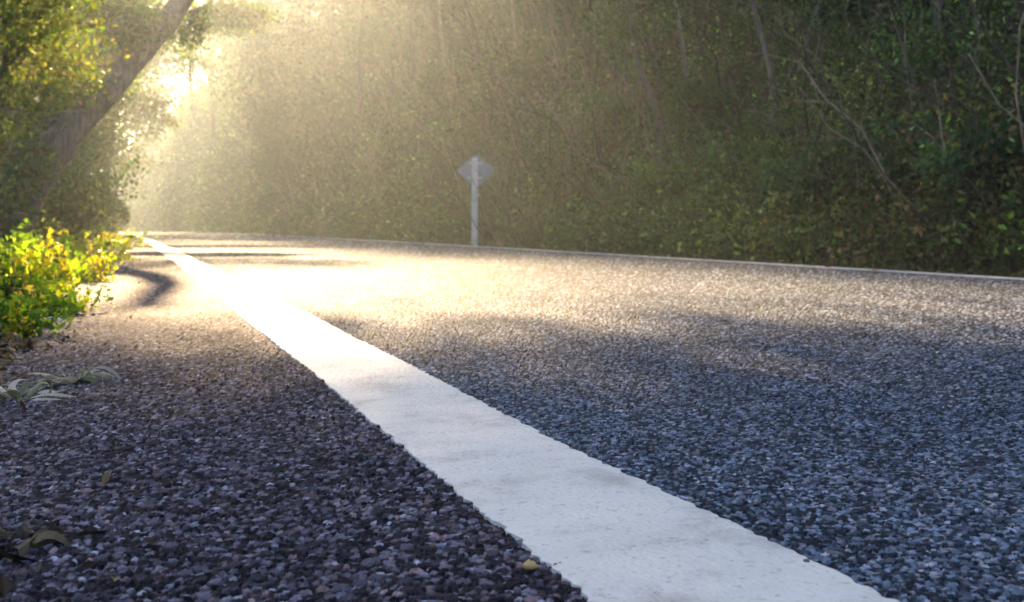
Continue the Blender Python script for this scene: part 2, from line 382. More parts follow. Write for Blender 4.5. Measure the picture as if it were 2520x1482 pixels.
def tree(name, label, cat, base, path, r0, r1, blobs, leaf, nleaf, cols, bark, seed, group=None, limbs=1.0, clump=0.5, twig=True):
    """path: trunk points relative to base; blobs: (cx,cy,cz,rx,ry,rz,weight) of the crown, relative to base"""
    r = np.random.default_rng(seed); root = empty(name, base); tag(root, label, cat, group)
    pts = [np.zeros(3)]
    mbt = MB(); pp = np.asarray(path, float)
    # smooth trunk
    u = np.linspace(0, len(pp) - 1, len(pp) * 6); px = np.stack([np.interp(u, np.arange(len(pp)), pp[:, q]) for q in range(3)], 1)
    kx = np.ones(5) / 5
    sx = np.stack([np.convolve(np.pad(px[:, q], 2, 'edge'), kx, 'valid') for q in range(3)], 1)
    sx += np.cumsum(r.normal(0, 0.012, sx.shape), 0) * r0 * 3; sx -= sx[0] - pp[0]
    uu = np.linspace(0, 1, len(sx)); rd = r0 + (r1 - r0) * uu; rd[:2] *= (1.35, 1.12)
    tube(mbt, sx, rd, bark, 10, 0.035, r)
    mbl = MB(); W = np.array([b_[6] for b_ in blobs], float); W /= W.sum()
    for b_, w_ in zip(blobs, W):
        c0 = np.array(b_[:3]); rad_ = np.array(b_[3:6]); vol = float(np.prod(rad_)) ** (1 / 3)
        nc = max(4, int(nleaf * w_ / 45))
        d = r.normal(0, 1, (nc, 3)); d /= np.linalg.norm(d, axis=1)[:, None]
        cc = c0 + d * rad_ * (r.uniform(0.15, 1, (nc, 1)) ** 0.5)
        # a limb to each blob, twigs to some clumps
        i0 = int(np.clip(np.argmin(np.linalg.norm(sx - (c0 - [0, 0, rad_[2] * 0.8]), axis=1)), len(sx) * 0.3, len(sx) - 1))
        st = sx[i0]; limb = bend(st, c0, 9, 0.25, r, 0.08); lr = rd[i0] * 0.55 * limbs
        tube(mbt, limb, np.linspace(lr, lr * 0.35, 9), bark, 6, 0.05, r)
        for q in range(min(nc, 26)):
            s0 = limb[r.integers(3, 9)]; tube(mbt, bend(s0, cc[q], 6, 0.35, r, 0.05), np.linspace(lr * 0.30, lr * 0.06 + 0.002, 6), bark, 4, 0.0, r)
        per = int(nleaf * w_ / nc) + 1
        tone = cols[r.integers(0, len(cols), nc)] * np.exp(r.normal(0, 0.22, (nc, 1)))
        pos = np.repeat(cc, per, 0) + r.normal(0, 1, (nc * per, 3)) * clump * vol * 0.34 * np.array([1.2, 1.2, 0.75])
        leaves(mbl, pos, leaf, np.repeat(tone, per, 0), r)
    mbt.build('trunk', M_BARK, root, smooth=True)
    mbl.build('crown', M_LEAF, root)
    return root
GREEN = np.array([[0.085, 0.14, 0.026], [0.065, 0.125, 0.032], [0.12, 0.155, 0.03], [0.05, 0.10, 0.032]])
OLIVE = np.array([[0.105, 0.135, 0.04], [0.10, 0.105, 0.042], [0.12, 0.14, 0.045], [0.07, 0.11, 0.04], [0.10, 0.085, 0.042]])
LIME = np.array([[0.16, 0.19, 0.02], [0.20, 0.20, 0.02], [0.11, 0.16, 0.02], [0.24, 0.19, 0.03]])
DEEP = np.array([[0.028, 0.065, 0.032], [0.035, 0.078, 0.036], [0.022, 0.048, 0.024]])
BARK = (0.17, 0.145, 0.145); BARK2 = (0.12, 0.09, 0.07); PALE = (0.18, 0.16, 0.13)

def at(px, d, z=None):                   # a place on the ground under a column of the photograph
    x = (px - 1260) / 2473 * d; s, t = ST(x, d)
    return np.array([x, d, float(ground_z(s, t)) if z is None else z])

# the big leaning tree on the left whose crown hangs over the road
b0 = at(20, 12.0)
tree('leaning_tree', 'large grey tree leaning right over the road, thick trunk crossing the upper left corner', 'tree',
     b0, [(0, 0, -0.2), (0.15, 0.1, 0.7), (0.5, 0.5, 1.45), (0.9, 0.9, 2.15), (1.25, 1.2, 2.7), (1.65, 1.5, 3.3), (2.0, 1.7, 4.0), (2.0, 1.8, 4.9)], 0.24, 0.09,
     [(-0.1, 0.3, 2.75, 0.6, 0.5, 0.5, 0.8), (0.95, 0.6, 2.85, 0.55, 0.5, 0.35, 0.7), (1.2, 1.6, 5.3, 1.0, 0.8, 0.6, 1.0), (0.2, 0.6, 1.55, 0.4, 0.4, 0.35, 0.5), (-0.5, 0.4, 1.7, 0.5, 0.5, 0.4, 0.5), (0.75, 0.2, 2.1, 0.35, 0.3, 0.35, 0.5), (1.15, 0.9, 2.9, 0.5, 0.4, 0.4, 0.6), (0.3, -0.3, 0.9, 0.4, 0.3, 0.4, 0.5)],
     0.07, 14000, np.concatenate([OLIVE, GREEN]), (0.17, 0.15, 0.155), 101, limbs=0.6, clump=0.6)
tree('unseen_shade_tree', 'unseen spreading tree off the left edge, added so its high boughs shade the near road', 'tree',  # out of view; crown added and shaped to shade the near asphalt
     np.array([-9.6, 16.6, float(ground_z(*ST(-9.6, 16.6)))]), [(0, 0, -0.3), (0.1, 0, 2.0), (0.3, 0.1, 4.0), (1.5, 0.3, 5.6), (3.5, 0.6, 6.6)], 0.3, 0.16,
     [(4.2, -2.5, 6.9, 2.6, 1.7, 1.5, 3), (7.2, -2.3, 6.8, 2.3, 1.7, 1.5, 3), (1.8, -2.7, 7.0, 2.2, 2.0, 1.6, 2.6), (9.8, -1.9, 6.9, 2.0, 1.6, 1.4, 2.4),
      (6.1, -1.3, 8.8, 4.2, 1.8, 1.5, 3.0), (5.1, -2.4, 7.6, 2.6, 1.6, 1.7, 3), (8.1, -2.4, 7.6, 2.6, 1.6, 1.7, 3), (12.2, -1.9, 7.2, 2.2, 1.5, 1.5, 2), (0.0, -2.7, 6.2, 2.2, 1.8, 1.5, 2.2)],
     0.15, 90000, GREEN, (0.115, 0.095, 0.10), 110, limbs=0.5, clump=0.75)
tree('oak_tree', 'tree at the left edge with yellow green leaves before the leaning trunk', 'tree',
     at(-60, 9.0), [(0, 0, -0.2), (0.05, 0, 1.2), (0.0, 0.1, 2.6), (-0.1, 0.2, 4.4)], 0.11, 0.05,
     [(0.55, 0.0, 2.0, 0.55, 0.5, 0.75, 3), (0.2, 0.1, 2.75, 0.9, 0.6, 0.5, 2), (0.1, 0, 1.4, 0.4, 0.4, 0.4, 0.8), (-0.9, 0.4, 3.6, 1.2, 1, 0.9, 2)],
     0.06, 10000, LIME * 0.85, BARK2, 102, limbs=0.5, clump=0.55)
tree('branchy_tree', 'grey branchy tree whose leafy boughs arch over the bright gap in the road', 'tree',
     at(140, 19), [(0, 0, -0.2), (0.1, 0, 1.5), (0.5, 0, 3.0), (1.6, 0, 4.2), (3.2, 0.3, 4.8)], 0.17, 0.07,
     [(1.9, 0, 4.0, 0.9, 0.6, 0.45, 1.6), (3.3, 0.2, 4.3, 0.8, 0.5, 0.32, 1.3), (0.6, 0.2, 3.3, 0.9, 0.6, 0.7, 1.2), (0.9, 0, 5.0, 1.6, 1.0, 0.7, 2), (2.9, 0, 5.4, 1.6, 1, 0.6, 2)],
     0.085, 17000, np.concatenate([OLIVE, GREEN, LIME[:1]]), BARK, 103, limbs=0.7, clump=0.6)
tree('slender_tree', 'slender grey tree standing just left of the bright gap behind the undergrowth', 'tree',
     at(205, 24), [(0, 0, -0.2), (0.1, 0, 1.5), (-0.1, 0, 3.2), (0.2, 0, 5.2)], 0.13, 0.05,
     [(0.2, 0, 2.6, 1.0, 0.9, 0.8, 1.2), (-0.3, 0, 4.4, 1.3, 1.2, 1.2, 2), (0.7, 0, 5.2, 1.1, 1.0, 0.8, 1.3)],
     0.09, 11000, OLIVE, BARK, 104, limbs=0.5, clump=0.6)
tree('yellow_tree', 'sunlit yellow green tree on the left side of the bright gap', 'tree',
     at(258, 36), [(0, 0, -0.2), (0.0, 0, 2.0), (0.3, 0, 4.0), (0.5, 0, 6.5)], 0.18, 0.07,
     [(0.3, 0, 3.0, 1.3, 1.2, 1.2, 1.3), (0.9, 0, 5.0, 1.5, 1.4, 1.1, 2), (0.2, 0, 6.6, 2.2, 1.6, 1.4, 2.5), (2.3, 0, 6.3, 1.5, 1, 1.0, 1.6), (1.6, 0, 4.2, 1.0, 1, 1.0, 1.2), (2.8, 0, 10.4, 3.4, 0.7, 0.5, 3), (1.6, 0, 7.9, 2.4, 0.5, 0.4, 1.5)],  # last two flat boughs added to cast stripes of shade on the road
     0.12, 19000, LIME * 0.8, BARK2, 105, limbs=0.5, clump=0.6)
tree('tall_tree', 'tall dim tree filling the far left edge behind the leaning trunk', 'tree',
     at(-40, 17), [(0, 0, -0.2), (0.1, 0, 2.0), (-0.2, 0, 4.5), (0.0, 0, 7.5)], 0.2, 0.09,
     [(0, 0, 2.4, 1.3, 1.3, 1.1, 1.5), (0.3, 0, 4.3, 1.8, 1.5, 1.2, 2), (-0.3, 0, 6.5, 2.2, 2, 1.6, 2)],
     0.10, 9000, OLIVE * 0.85, BARK2, 106, limbs=0.5, clump=0.6)
tree('bank_shade_tree', 'unseen tree added on the bank at the right, boughs reaching over the road to shade it', 'tree',  # stands above the view, added to shade the near road on the right
     np.append(P(9.5, 12.5)[:2], float(ground_z(9.5, 12.5))), [(0, 0, -0.3), (-0.3, 0.1, 1.4), (-1.2, 0.8, 2.8), (-2.6, 2.0, 4.0), (-4.2, 3.2, 4.8)], 0.22, 0.10,
     [(-3.6, 3.0, 4.6, 2.6, 2.0, 1.5, 3), (-1.0, 2.0, 4.6, 2.2, 2.0, 1.5, 2.4), (-5.6, 3.6, 5.4, 2.0, 1.8, 1.4, 2), (1.4, 2.0, 4.2, 2.2, 2, 1.8, 2)],
     0.12, 22000, GREEN, BARK2, 108, limbs=0.9, clump=0.75)
for q, (px, d, hgt, rr, lab) in enumerate([(110, 27, 9, 1.8, 'leafy dull tree behind the upper leaning trunk'), (-10, 33, 11, 2.6, 'leafy dull tree deep in the wood at the left edge'), (175, 38, 12, 2.2, 'hazy leafy tree between the leaning trunk and the bright gap'),
        (235, 48, 13, 2.2, 'pale hazy leafy tree at the left border of the bright gap')]):
    tree('leafy_tree', lab, 'tree', at(px, d), [(0, 0, -0.3), (0.1, 0, hgt * 0.3), (-0.2, 0, hgt * 0.6), (0, 0, hgt * 0.85)], 0.16, 0.07,
         [(0, 0, hgt * 0.75, rr, rr, hgt * 0.17, 2.2), (0.3, 0, hgt * 0.48, rr, rr, hgt * 0.15, 2.2), (-0.3, 0, hgt * 0.24, rr * .9, rr, hgt * 0.13, 2)],
         0.13, 13000, OLIVE, BARK, 470 + q, 'leafy trees in the wood on the left', 0.5, 0.75)
# the green column right of the gap
tree('evergreen_tree', 'narrow dark green evergreen standing right of the bright gap', 'tree',
     at(682, 39), [(0, 0, -0.2), (0.0, 0, 3.0), (-0.15, 0, 6.0), (-0.3, 0, 8.6)], 0.17, 0.05,
     [(0.25, 0, 1.0, 1.0, 0.9, 1.0, 1.6), (0.1, 0, 2.8, 0.9, 0.9, 1.2, 1.6), (-0.25, 0, 4.8, 0.8, 0.8, 1.2, 1.4), (-0.45, 0, 6.8, 0.7, 0.7, 1.2, 1.1), (-0.5, 0, 8.6, 0.5, 0.5, 0.9, 0.6)],
     0.12, 24000, np.array([[0.022, 0.085, 0.038], [0.018, 0.065, 0.03]]), BARK2, 107, limbs=0.4, clump=0.6)
# far trees closing the gap in the haze
far = [(335, 86, 15, 4.0, 'hazy tree at the far left end of the bright gap', LIME), (470, 78, 9.5, 4.0, 'pale hazy tree in the middle of the bright gap', LIME),
       (600, 66, 7.6, 2.4, 'hazy rounded tree low in the bright gap beside the evergreen', LIME), (380, 105, 17.0, 5.0, 'faint tree deep in the haze at the end of the road', OLIVE),
       (560, 118, 13.0, 5.0, 'very faint tree farthest back in the haze', OLIVE), (200, 70, 15.0, 5.0, 'hazy tall tree behind the slender grey tree', OLIVE),
       (60, 55, 13.0, 5.0, 'hazy tall tree behind the leaning trunk', OLIVE)]
for q, (px, d, hgt, rr, lab, cc) in enumerate(far):
    bs = at(px, d)
    tree('broadleaf_tree', lab, 'tree', bs, [(0, 0, -0.2), (0.2, 0, hgt * 0.3), (-0.1, 0, hgt * 0.6), (0, 0, hgt * 0.85)], 0.22, 0.08,
         [(0, 0, hgt * 0.72, rr, rr, hgt * 0.26, 3), (-rr * 0.5, 0, hgt * 0.42, rr * 0.7, rr * 0.7, hgt * 0.2, 1.6), (rr * 0.5, 0, hgt * 0.36, rr * 0.7, rr * 0.7, hgt * 0.2, 1.6), (0, 0, hgt * 0.16, rr * 0.9, rr * 0.7, hgt * 0.14, 1.4)],
         0.22, 7000, cc, BARK2, 200 + q, 'trees closing the far end of the road', 0.5, 0.6)

# slim trees growing on the bank
bank = [(2290, 9.4, 4.2, 0.035, 'thin pale sapling on the bank near the right edge'), (1890, 10.8, 4.6, 0.035, 'thin pale sapling high on the bank, second from the right'),
        (2480, 8.2, 3.6, 0.04, 'dark slim tree at the right edge of the bank'), (1620, 12.5, 4.6, 0.04, 'slim leaning sapling on the bank between the sign and the pale saplings'),
        (2080, 12.0, 4.4, 0.05, 'slim brown tree on the bank between the two pale saplings'), (1440, 19, 5.5, 0.05, 'slim tree on the bank just right of the sign'),
        (1180, 27, 7.0, 0.07, 'slim tree on the bank directly behind the sign'), (1010, 31, 7.5, 0.08, 'hazy slim tree on the bank left of the sign'),
        (880, 34, 8.0, 0.09, 'golden hazy tree on the bank left of the sign, in the light shaft'), (780, 42, 9.0, 0.1, 'hazy tall tree just right of the evergreen')]
for q, (px, d, hgt, r0, lab) in enumerate(bank):
    bs = at(px, d); r = np.random.default_rng(300 + q); lx = r.uniform(-1.0, 0.9)
    k = hgt / 4.5
    tree('slim_tree', lab, 'tree', bs, [(0, 0, -0.15), (lx * 0.1 + 0.1, 0, hgt * 0.2), (lx * 0.45 - 0.1, 0, hgt * 0.42), (lx * 0.6 + 0.08, -0.1, hgt * 0.65), (lx * 1.3, -0.2, hgt)], r0, r0 * 0.5,
         [(lx * 0.5 + r.uniform(-.4, .4), -0.1, hgt * 0.5, 0.6 * k, 0.5 * k, 0.5 * k, 1), (lx, -0.2, hgt * 0.8, 0.9 * k, 0.8 * k, 0.6 * k, 1.5), (lx * 1.3, -0.3, hgt * 1.0, 1.0 * k, 1.0 * k, 0.6 * k, 1.6)],
         0.06 + d * 0.0015, 2600 if d < 20 else 4500, OLIVE if q % 2 else np.concatenate([OLIVE, GREEN]), PALE if q in (0, 1, 3) else BARK2, 320 + q, 'slim trees growing on the bank', 0.6, 0.6)
more = [(2390, 11, 'thin grey sapling upright between the right edge and the next pale sapling'), (2170, 12.5, 'thin upright sapling just left of the rightmost pale sapling'), (1985, 14, 'thin upright sapling midway along the right half of the bank'),
        (1790, 14.5, 'thin grey sapling left of the tall pale one'), (1700, 13, 'very thin sapling above the mid green shrub'), (1530, 17, 'thin upright sapling on the bank, first beyond the leaning sapling'),
        (1370, 21, 'thin upright sapling on the bank between the sign and the slim tree right of it'), (1265, 24, 'thin pale sapling close on the right of the sign'), (1090, 29, 'thin pale hazy sapling close on the left of the sign'), (2550, 9.5, 'thin pale sapling cut by the right edge')]
for q, (px, d, lab) in enumerate(more):
    r = np.random.default_rng(360 + q); lx = r.uniform(-0.5, 0.5); hgt = 2.6 + d * 0.14; k = hgt / 5
    tree('sapling', lab, 'tree', at(px, d), [(0, 0, -0.15), (lx * 0.2 + 0.05, 0, hgt * 0.2), (lx * 0.4 - 0.05, 0, hgt * 0.45), (lx * 0.7 + 0.05, -0.1, hgt * 0.7), (lx, -0.2, hgt)], 0.016 + 0.0012 * d, 0.01 + 0.0007 * d,
         [(lx * 0.6, -0.1, hgt * 0.6, 0.6 * k, 0.6 * k, 0.6 * k, 1), (lx, -0.2, hgt * 0.95, 0.8 * k, 0.8 * k, 0.6 * k, 1.6)],
         0.05 + d * 0.0015, 1100, OLIVE, (0.30, 0.27, 0.22), 380 + q, 'thin saplings on the bank', 0.7, 0.6)
# hazy wood beyond the evergreen, where the bank swings left
wood = [(715, 60, 15, 2.6, 'pale hazy tree showing just behind the evergreen'), (730, 52, 14, 2.8, 'hazy tree in the light shaft, first right of the evergreen'), (790, 60, 16, 3.2, 'hazy tree in the light shaft, second right of the evergreen'),
        (850, 50, 14, 2.8, 'hazy tree in the light shaft, third right of the evergreen'), (930, 46, 13, 2.8, 'hazy tree standing left of the sign, fourth right of the evergreen'), (1010, 41, 12, 2.6, 'hazy tree rising nearest to the left of the sign'), (1120, 40, 11, 2.6, 'hazy tree rising above the sign')]
for q, (px, d, hgt, rr, lab) in enumerate(wood):
    tree('woodland_tree', lab, 'tree', at(px, d), [(0, 0, -0.3), (0.1, 0, hgt * 0.3), (-0.2, 0, hgt * 0.6), (0, 0, hgt * 0.85)], 0.17, 0.07,
         [(0, 0, hgt * 0.8, rr * 0.9, rr, hgt * 0.17, 2.2), (0.3, 0, hgt * 0.52, rr, rr, hgt * 0.17, 2.4), (-0.3, 0, hgt * 0.28, rr, rr, hgt * 0.14, 2)],
         0.17, 9000, OLIVE, BARK2, 450 + q, 'hazy trees beyond the evergreen', 0.5, 0.75)
# trees on top of the bank, mostly above the picture, that shade it
for q, (s0, t0, hgt) in enumerate([(10, 9, 6), (11, 15, 6.5), (11.6, 22, 6.3), (12, 28, 8), (11, 36, 7), (9.6, 47, 11), (7.8, 58, 14), (13, 20, 7), (7.0, 40, 7), (8.0, 70, 16)]):
    bs = P(s0, t0)[:]; bs[2] = float(ground_z(s0, t0))
    lean = -1.2 if q == 2 else (-1.8 if q in (0, 1) else -0.6)
    lv = np.array([NV[0] * lean, NV[1] * lean])
    tree('bank_tree', ['broad olive tree on top of the bank near the right edge', 'broad olive tree high on the bank above the pale saplings', 'broad olive tree high on the bank right of the sign',
                       'broad hazy tree on top of the bank above the sign', 'broad hazy tree on top of the bank left of the sign', 'faint hazy tree high on the bank in the light shaft',
                       'faint hazy tree high on the bank beside the evergreen', 'dark broad tree farthest up the bank on the right', 'leafy hazy tree low on the bank just right of the evergreen', 'tall faint tree beyond the evergreen'][q], 'tree',
         bs, [(0, 0, -0.3), (lv[0] * 0.3, lv[1] * 0.3, hgt * 0.35), (lv[0] * 0.8, lv[1] * 0.8, hgt * 0.7), (lv[0], lv[1], hgt * 0.9)], 0.16, 0.07,
         [(lv[0], lv[1], hgt * 0.85, 2.4 + 0.02 * t0, 2.6, hgt * 0.25, 3), (lv[0] * 1.8, lv[1] * 1.8, hgt * 0.6, 1.8 + 0.02 * t0, 1.8, hgt * 0.2, 2), (lv[0] * 0.2, lv[1] * 0.2, hgt * 0.35, 1.6 + 0.02 * t0, 1.6, hgt * 0.2, 1.6)],
         0.12 + 0.0016 * t0, 8500, OLIVE, BARK2, 400 + q, 'broad trees on top of the bank', 0.6, 0.65)

# ------------------------------------------------------------------ scrub that covers the bank as one mass
r = np.random.default_rng(77); mb = MB()
nC = 12000
tq = r.uniform(0, 1, nC) ** 1.6 * 88 + 1.0; sq = 5.15 + r.uniform(0, 1, nC) ** 1.5 * 12.5
zq = ground_z(sq, tq); pc = P(sq, tq, zq)
dist = np.hypot(pc[:, 0], pc[:, 1])
kindv = wave(sq, tq, 0.9, 51) + 0.5 * r.normal(0, 1, nC)
tones = np.where((kindv > 0.55)[:, None], np.array([0.078, 0.145, 0.034]), np.where((kindv < -0.6)[:, None], np.array([0.125, 0.085, 0.05]), np.array([0.10, 0.125, 0.042])))
dk = (wave(sq, tq, 1.4, 53) > 0.5)[:, None]; tones = np.where(dk, np.array([0.045, 0.09, 0.045]), tones)
for q in range(nC):
    if abs(sq[q] - s_) < 1.0 and -2.2 < tq[q] - t_ < 0.5 and sq[q] < s_ + 0.6: continue
    D = dist[q]; n = int(np.clip(105 - D * 1.3, 26, 100)); sz_ = 0.036 + 0.0028 * D
    rad_ = r.uniform(0.2, 0.42) * (1 + D * 0.012)
    pos = pc[q] + np.array([0, 0, rad_ * 0.7]) + r.normal(0, 1, (n, 3)) * rad_ * np.array([0.6, 0.6, 0.55])
    leaves(mb, pos, sz_, tones[q] * math.exp(r.normal(-0.05, 0.42)), r, 0.5, 0.2, 0.32)
mb.build('hillside_undergrowth', M_LEAF)
tag(bpy.data.objects['hillside_undergrowth'], 'dense olive and brown scrub covering the bank', 'undergrowth', kind='stuff')
mb = MB()
for q in range(4200):
    tt_ = r.uniform(0, 1) ** 1.5 * 50 + 1.5; s0 = 5.4 + r.uniform(0, 1) * 10.5; z0 = float(ground_z(s0, tt_))
    p0 = P(s0, tt_, z0 - 0.05); L = r.uniform(0.5, 2.6)
    d = np.array([-NV[0] * r.uniform(-0.2, 0.8) + r.normal(0, 0.4), -NV[1] * 0.3 + r.normal(0, 0.4), r.uniform(0.7, 1.3)]); d /= np.linalg.norm(d)
    rr = r.uniform(0.004, 0.012) * (1 + tt_ * 0.03)
    col = (0.26, 0.21, 0.15) if r.random() < 0.45 else ((0.10, 0.07, 0.05) if r.random() < 0.6 else (0.045, 0.03, 0.022))
    tube(mb, bend(p0, p0 + d * L, 6, 0.3, r, r.uniform(-0.1, 0.2)), np.linspace(rr, rr * 0.35, 6), col, 4, 0.0, r)
mb.build('hillside_brush', M_BARK, smooth=True)
tag(bpy.data.objects['hillside_brush'], 'tangle of bare brown twigs standing through the scrub on the bank', 'brush', kind='stuff')

# shrubs at the foot of the bank and in the left wood
def shrub(name, label, base, rad_, hgt, nleaf, leaf, cols, seed, group, mat_=None, stems=9, stem_col=(0.08, 0.06, 0.04), up=0.6):
    r = np.random.default_rng(seed); root = empty(name, base); tag(root, label, 'shrub', group)
    ms, ml = MB(), MB(); tips = []
    for q in range(stems):
        a_ = r.uniform(0, 6.28); rr = r.uniform(0.2, 1) * rad_
        p1 = np.array([math.cos(a_) * rr, math.sin(a_) * rr, hgt * r.uniform(0.55, 1.0) * (1 - 0.35 * (rr / rad_) ** 2)])
        st = bend((r.normal(0, rad_ * 0.08), r.normal(0, rad_ * 0.08), -0.02), p1, 8, 0.25, r, 0.12)
        tube(ms, st, np.linspace(0.012, 0.004, 8) * (hgt / 0.7) ** 0.7, stem_col, 5, 0.0, r); tips.append(st)
        for e in range(3):
            s0 = st[r.integers(2, 7)]; tw = bend(s0, s0 + r.normal(0, 1, 3) * rad_ * 0.28 + [0, 0, hgt * 0.12], 5, 0.3, r)
            tube(ms, tw, np.linspace(0.005, 0.002, 5) * (hgt / 0.7) ** 0.7, stem_col, 4, 0.0, r); tips.append(tw)
    per = nleaf // len(tips) + 1
    for st in tips:
        tone = cols[r.integers(0, len(cols))] * math.exp(r.normal(0, 0.2))
        u = r.uniform(0.3, 1, per) * (len(st) - 1); i0 = np.minimum(u.astype(int), len(st) - 2); fr = (u - i0)[:, None]
        pos = st[i0] * (1 - fr) + st[i0 + 1] * fr + r.normal(0, 1, (per, 3)) * rad_ * 0.11
        pos[:, 2] = np.maximum(pos[:, 2], leaf * 0.3)
        leaves(ml, pos, leaf, tone, r, 0.6, up, 0.25)
    ms.build('stems', M_BARK, root, smooth=True); ml.build('foliage', mat_ or M_LEAF, root); return root
foot = [(2420, 7.0, .5, .6, 'dark green shrub at the foot of the bank at the right edge', DEEP * 1.5), (2200, 8.0, .55, .7, 'blue green shrub at the foot of the bank, second from the right', DEEP * 1.6),
        (2010, 8.8, .55, .6, 'low dark green shrub at the foot of the bank, third from the right', DEEP * 1.4), (1830, 10.2, .6, .7, 'bushy green shrub at the foot of the bank below the tall pale sapling', GREEN),
        (1660, 11.3, .6, .9, 'fresh green shrub at the foot of the bank midway between sign and right edge', GREEN * 1.25), (1510, 15.0, .8, 1.0, 'olive green shrub at the foot of the bank right of the sign', GREEN * 1.1),
        (1330, 20.5, .9, 1.2, 'rounded olive shrub just right of the sign', OLIVE), (1090, 26, 1.1, 1.5, 'hazy olive shrub just left of the sign', OLIVE),
        (940, 31, 1.2, 1.6, 'hazy low shrub left of the sign, in the golden light', OLIVE), (1740, 12.5, .7, 1.0, 'mid green shrub a little way up the bank', GREEN),
        (2120, 11.5, .9, 1.1, 'broad dark green shrub halfway up the bank between the pale saplings', DEEP * 1.7), (2380, 10.4, .9, 1.0, 'broad brownish shrub halfway up the bank near the right edge', OLIVE * 0.8),
        (1930, 14.5, 1.1, 1.2, 'broad green shrub high on the bank behind the tall sapling', GREEN), (1600, 17, 1.1, 1.3, 'rounded green shrub halfway up the bank right of the sign', GREEN * 1.1),
        (2540, 9.2, .9, 1.0, 'deep green shrub cut by the right edge halfway up the bank', DEEP * 1.5), (1730, 20, 1.4, 1.5, 'dark rounded shrub high on the bank, above the mid green one', DEEP * 1.8),
        (1370, 27, 1.5, 1.8, 'hazy green shrub high on the bank to the right above the sign', GREEN), (2230, 15, 1.2, 1.4, 'dark shrub high on the bank above the right pale sapling', DEEP * 1.5)]
for q, (px, d, rr, hh_, lab, cc) in enumerate(foot):
    shrub('bank_shrub', lab, at(px, d), rr, hh_, 2600, 0.045 + 0.0022 * d, cc, 500 + q, 'shrubs along the foot of the bank')
left = [(60, 13.5, .9, 1.1, 'grey green shrub under the leaning trunk at the left edge', OLIVE), (190, 16.5, 1.0, 1.3, 'grey green shrub below the arching boughs', OLIVE * 0.9),
        (235, 22, .7, 1.2, 'dim olive shrub at the left foot of the bright gap', OLIVE), (-60, 10.5, .8, 1.0, 'dim shrub at the left edge behind the yellow herbs', DEEP * 1.6),
        (248, 31, .8, 1.3, 'hazy brownish shrub at the left side of the bright gap', OLIVE), (110, 20, 1.5, 2.2, 'tall dull green shrub behind the leaning trunk', DEEP * 1.6), (165, 28, 1.8, 3.2, 'tall hazy shrub between leaning trunk and bright gap', OLIVE)]
for q, (px, d, rr, hh_, lab, cc) in enumerate(left):
    shrub('wood_shrub', lab, at(px, d), rr, hh_, 3200, 0.05 + 0.0022 * d, cc, 540 + q, 'shrubs under the trees on the left')
# scrub mass inside the left wood
r = np.random.default_rng(88); mb = MB()
for q in range(3000):
    tt_ = r.uniform(9, 62); s0 = -r.uniform(0, 1) ** 1.3 * 14 - 1.2; z0 = float(ground_z(s0, tt_)); pcq = P(s0, tt_, z0)
    hgt = r.uniform(0.2, 1.0) * (1 + min(6.0, max(0, -s0 - 1.8) * 1.0)); pcq = pcq + np.array([0, 0, r.uniform(0, 1) * hgt * 0.7])
    n = 45; pos = pcq + np.array([0, 0, hgt * 0.6]) + r.normal(0, 1, (n, 3)) * np.array([0.5, 0.5, 0.35 * hgt + 0.1])
    leaves(mb, pos, 0.09, OLIVE[r.integers(0, 5)] * math.exp(r.normal(0, 0.3)), r, 0.5, 0.2, 0.35)
o = mb.build('undergrowth', M_LEAF); tag(o, 'dim olive undergrowth filling the wood left of the road', 'undergrowth', kind='stuff')

# ------------------------------------------------------------------ herbs, weeds and litter on the near verge
YEL = np.array([[0.30, 0.33, 0.02], [0.25, 0.34, 0.02], [0.18, 0.30, 0.02], [0.36, 0.31, 0.03]])
YG = np.array([[0.16, 0.30, 0.02], [0.22, 0.34, 0.02], [0.10, 0.20, 0.02], [0.34, 0.33, 0.02], [0.07, 0.15, 0.02]])
herbs = [(35, 2.75, .15, .17, 620, .026, YG, 'bright green leafy plant nearest the camera at the left edge'), (120, 3.35, .17, .165, 620, .028, np.concatenate([YG, YEL]), 'yellow green leafy plant just behind the nearest one, on the shoulder edge'),
         (-10, 3.6, .25, .20, 800, .03, YG * 0.8, 'taller darker leafy plant at the left edge behind the nearest one'), (80, 4.5, .26, .18, 800, .032, YEL, 'golden yellow leafy plant in the middle of the verge row'),
         (190, 5.4, .25, .19, 700, .034, YEL, 'bright yellow low plant where the verge row narrows'), (90, 6.6, .34, .19, 700, .04, np.concatenate([YEL, YG]), 'tall yellow plant farther along the verge row'),
         (225, 8.6, .4, .2, 600, .045, YEL, 'low golden plant near the far end of the verge row'), (280, 12.6, .5, .24, 500, .06, YEL, 'farthest golden tuft where the white line vanishes'),
         (10, 5.4, .3, .22, 800, .035, YG, 'green and yellow plant at the left edge behind the golden one')]
for q, (px, d, rr, hh_, nl, lf, cc, lab) in enumerate(herbs):
    o = shrub('leafy_plant', lab, at(px, d), rr, hh_ * 0.66, nl, lf, cc, 600 + q, 'sunlit leafy plants along the verge', M_HERB, 8, (0.16, 0.12, 0.05), 0.5); o['category'] = 'plant'

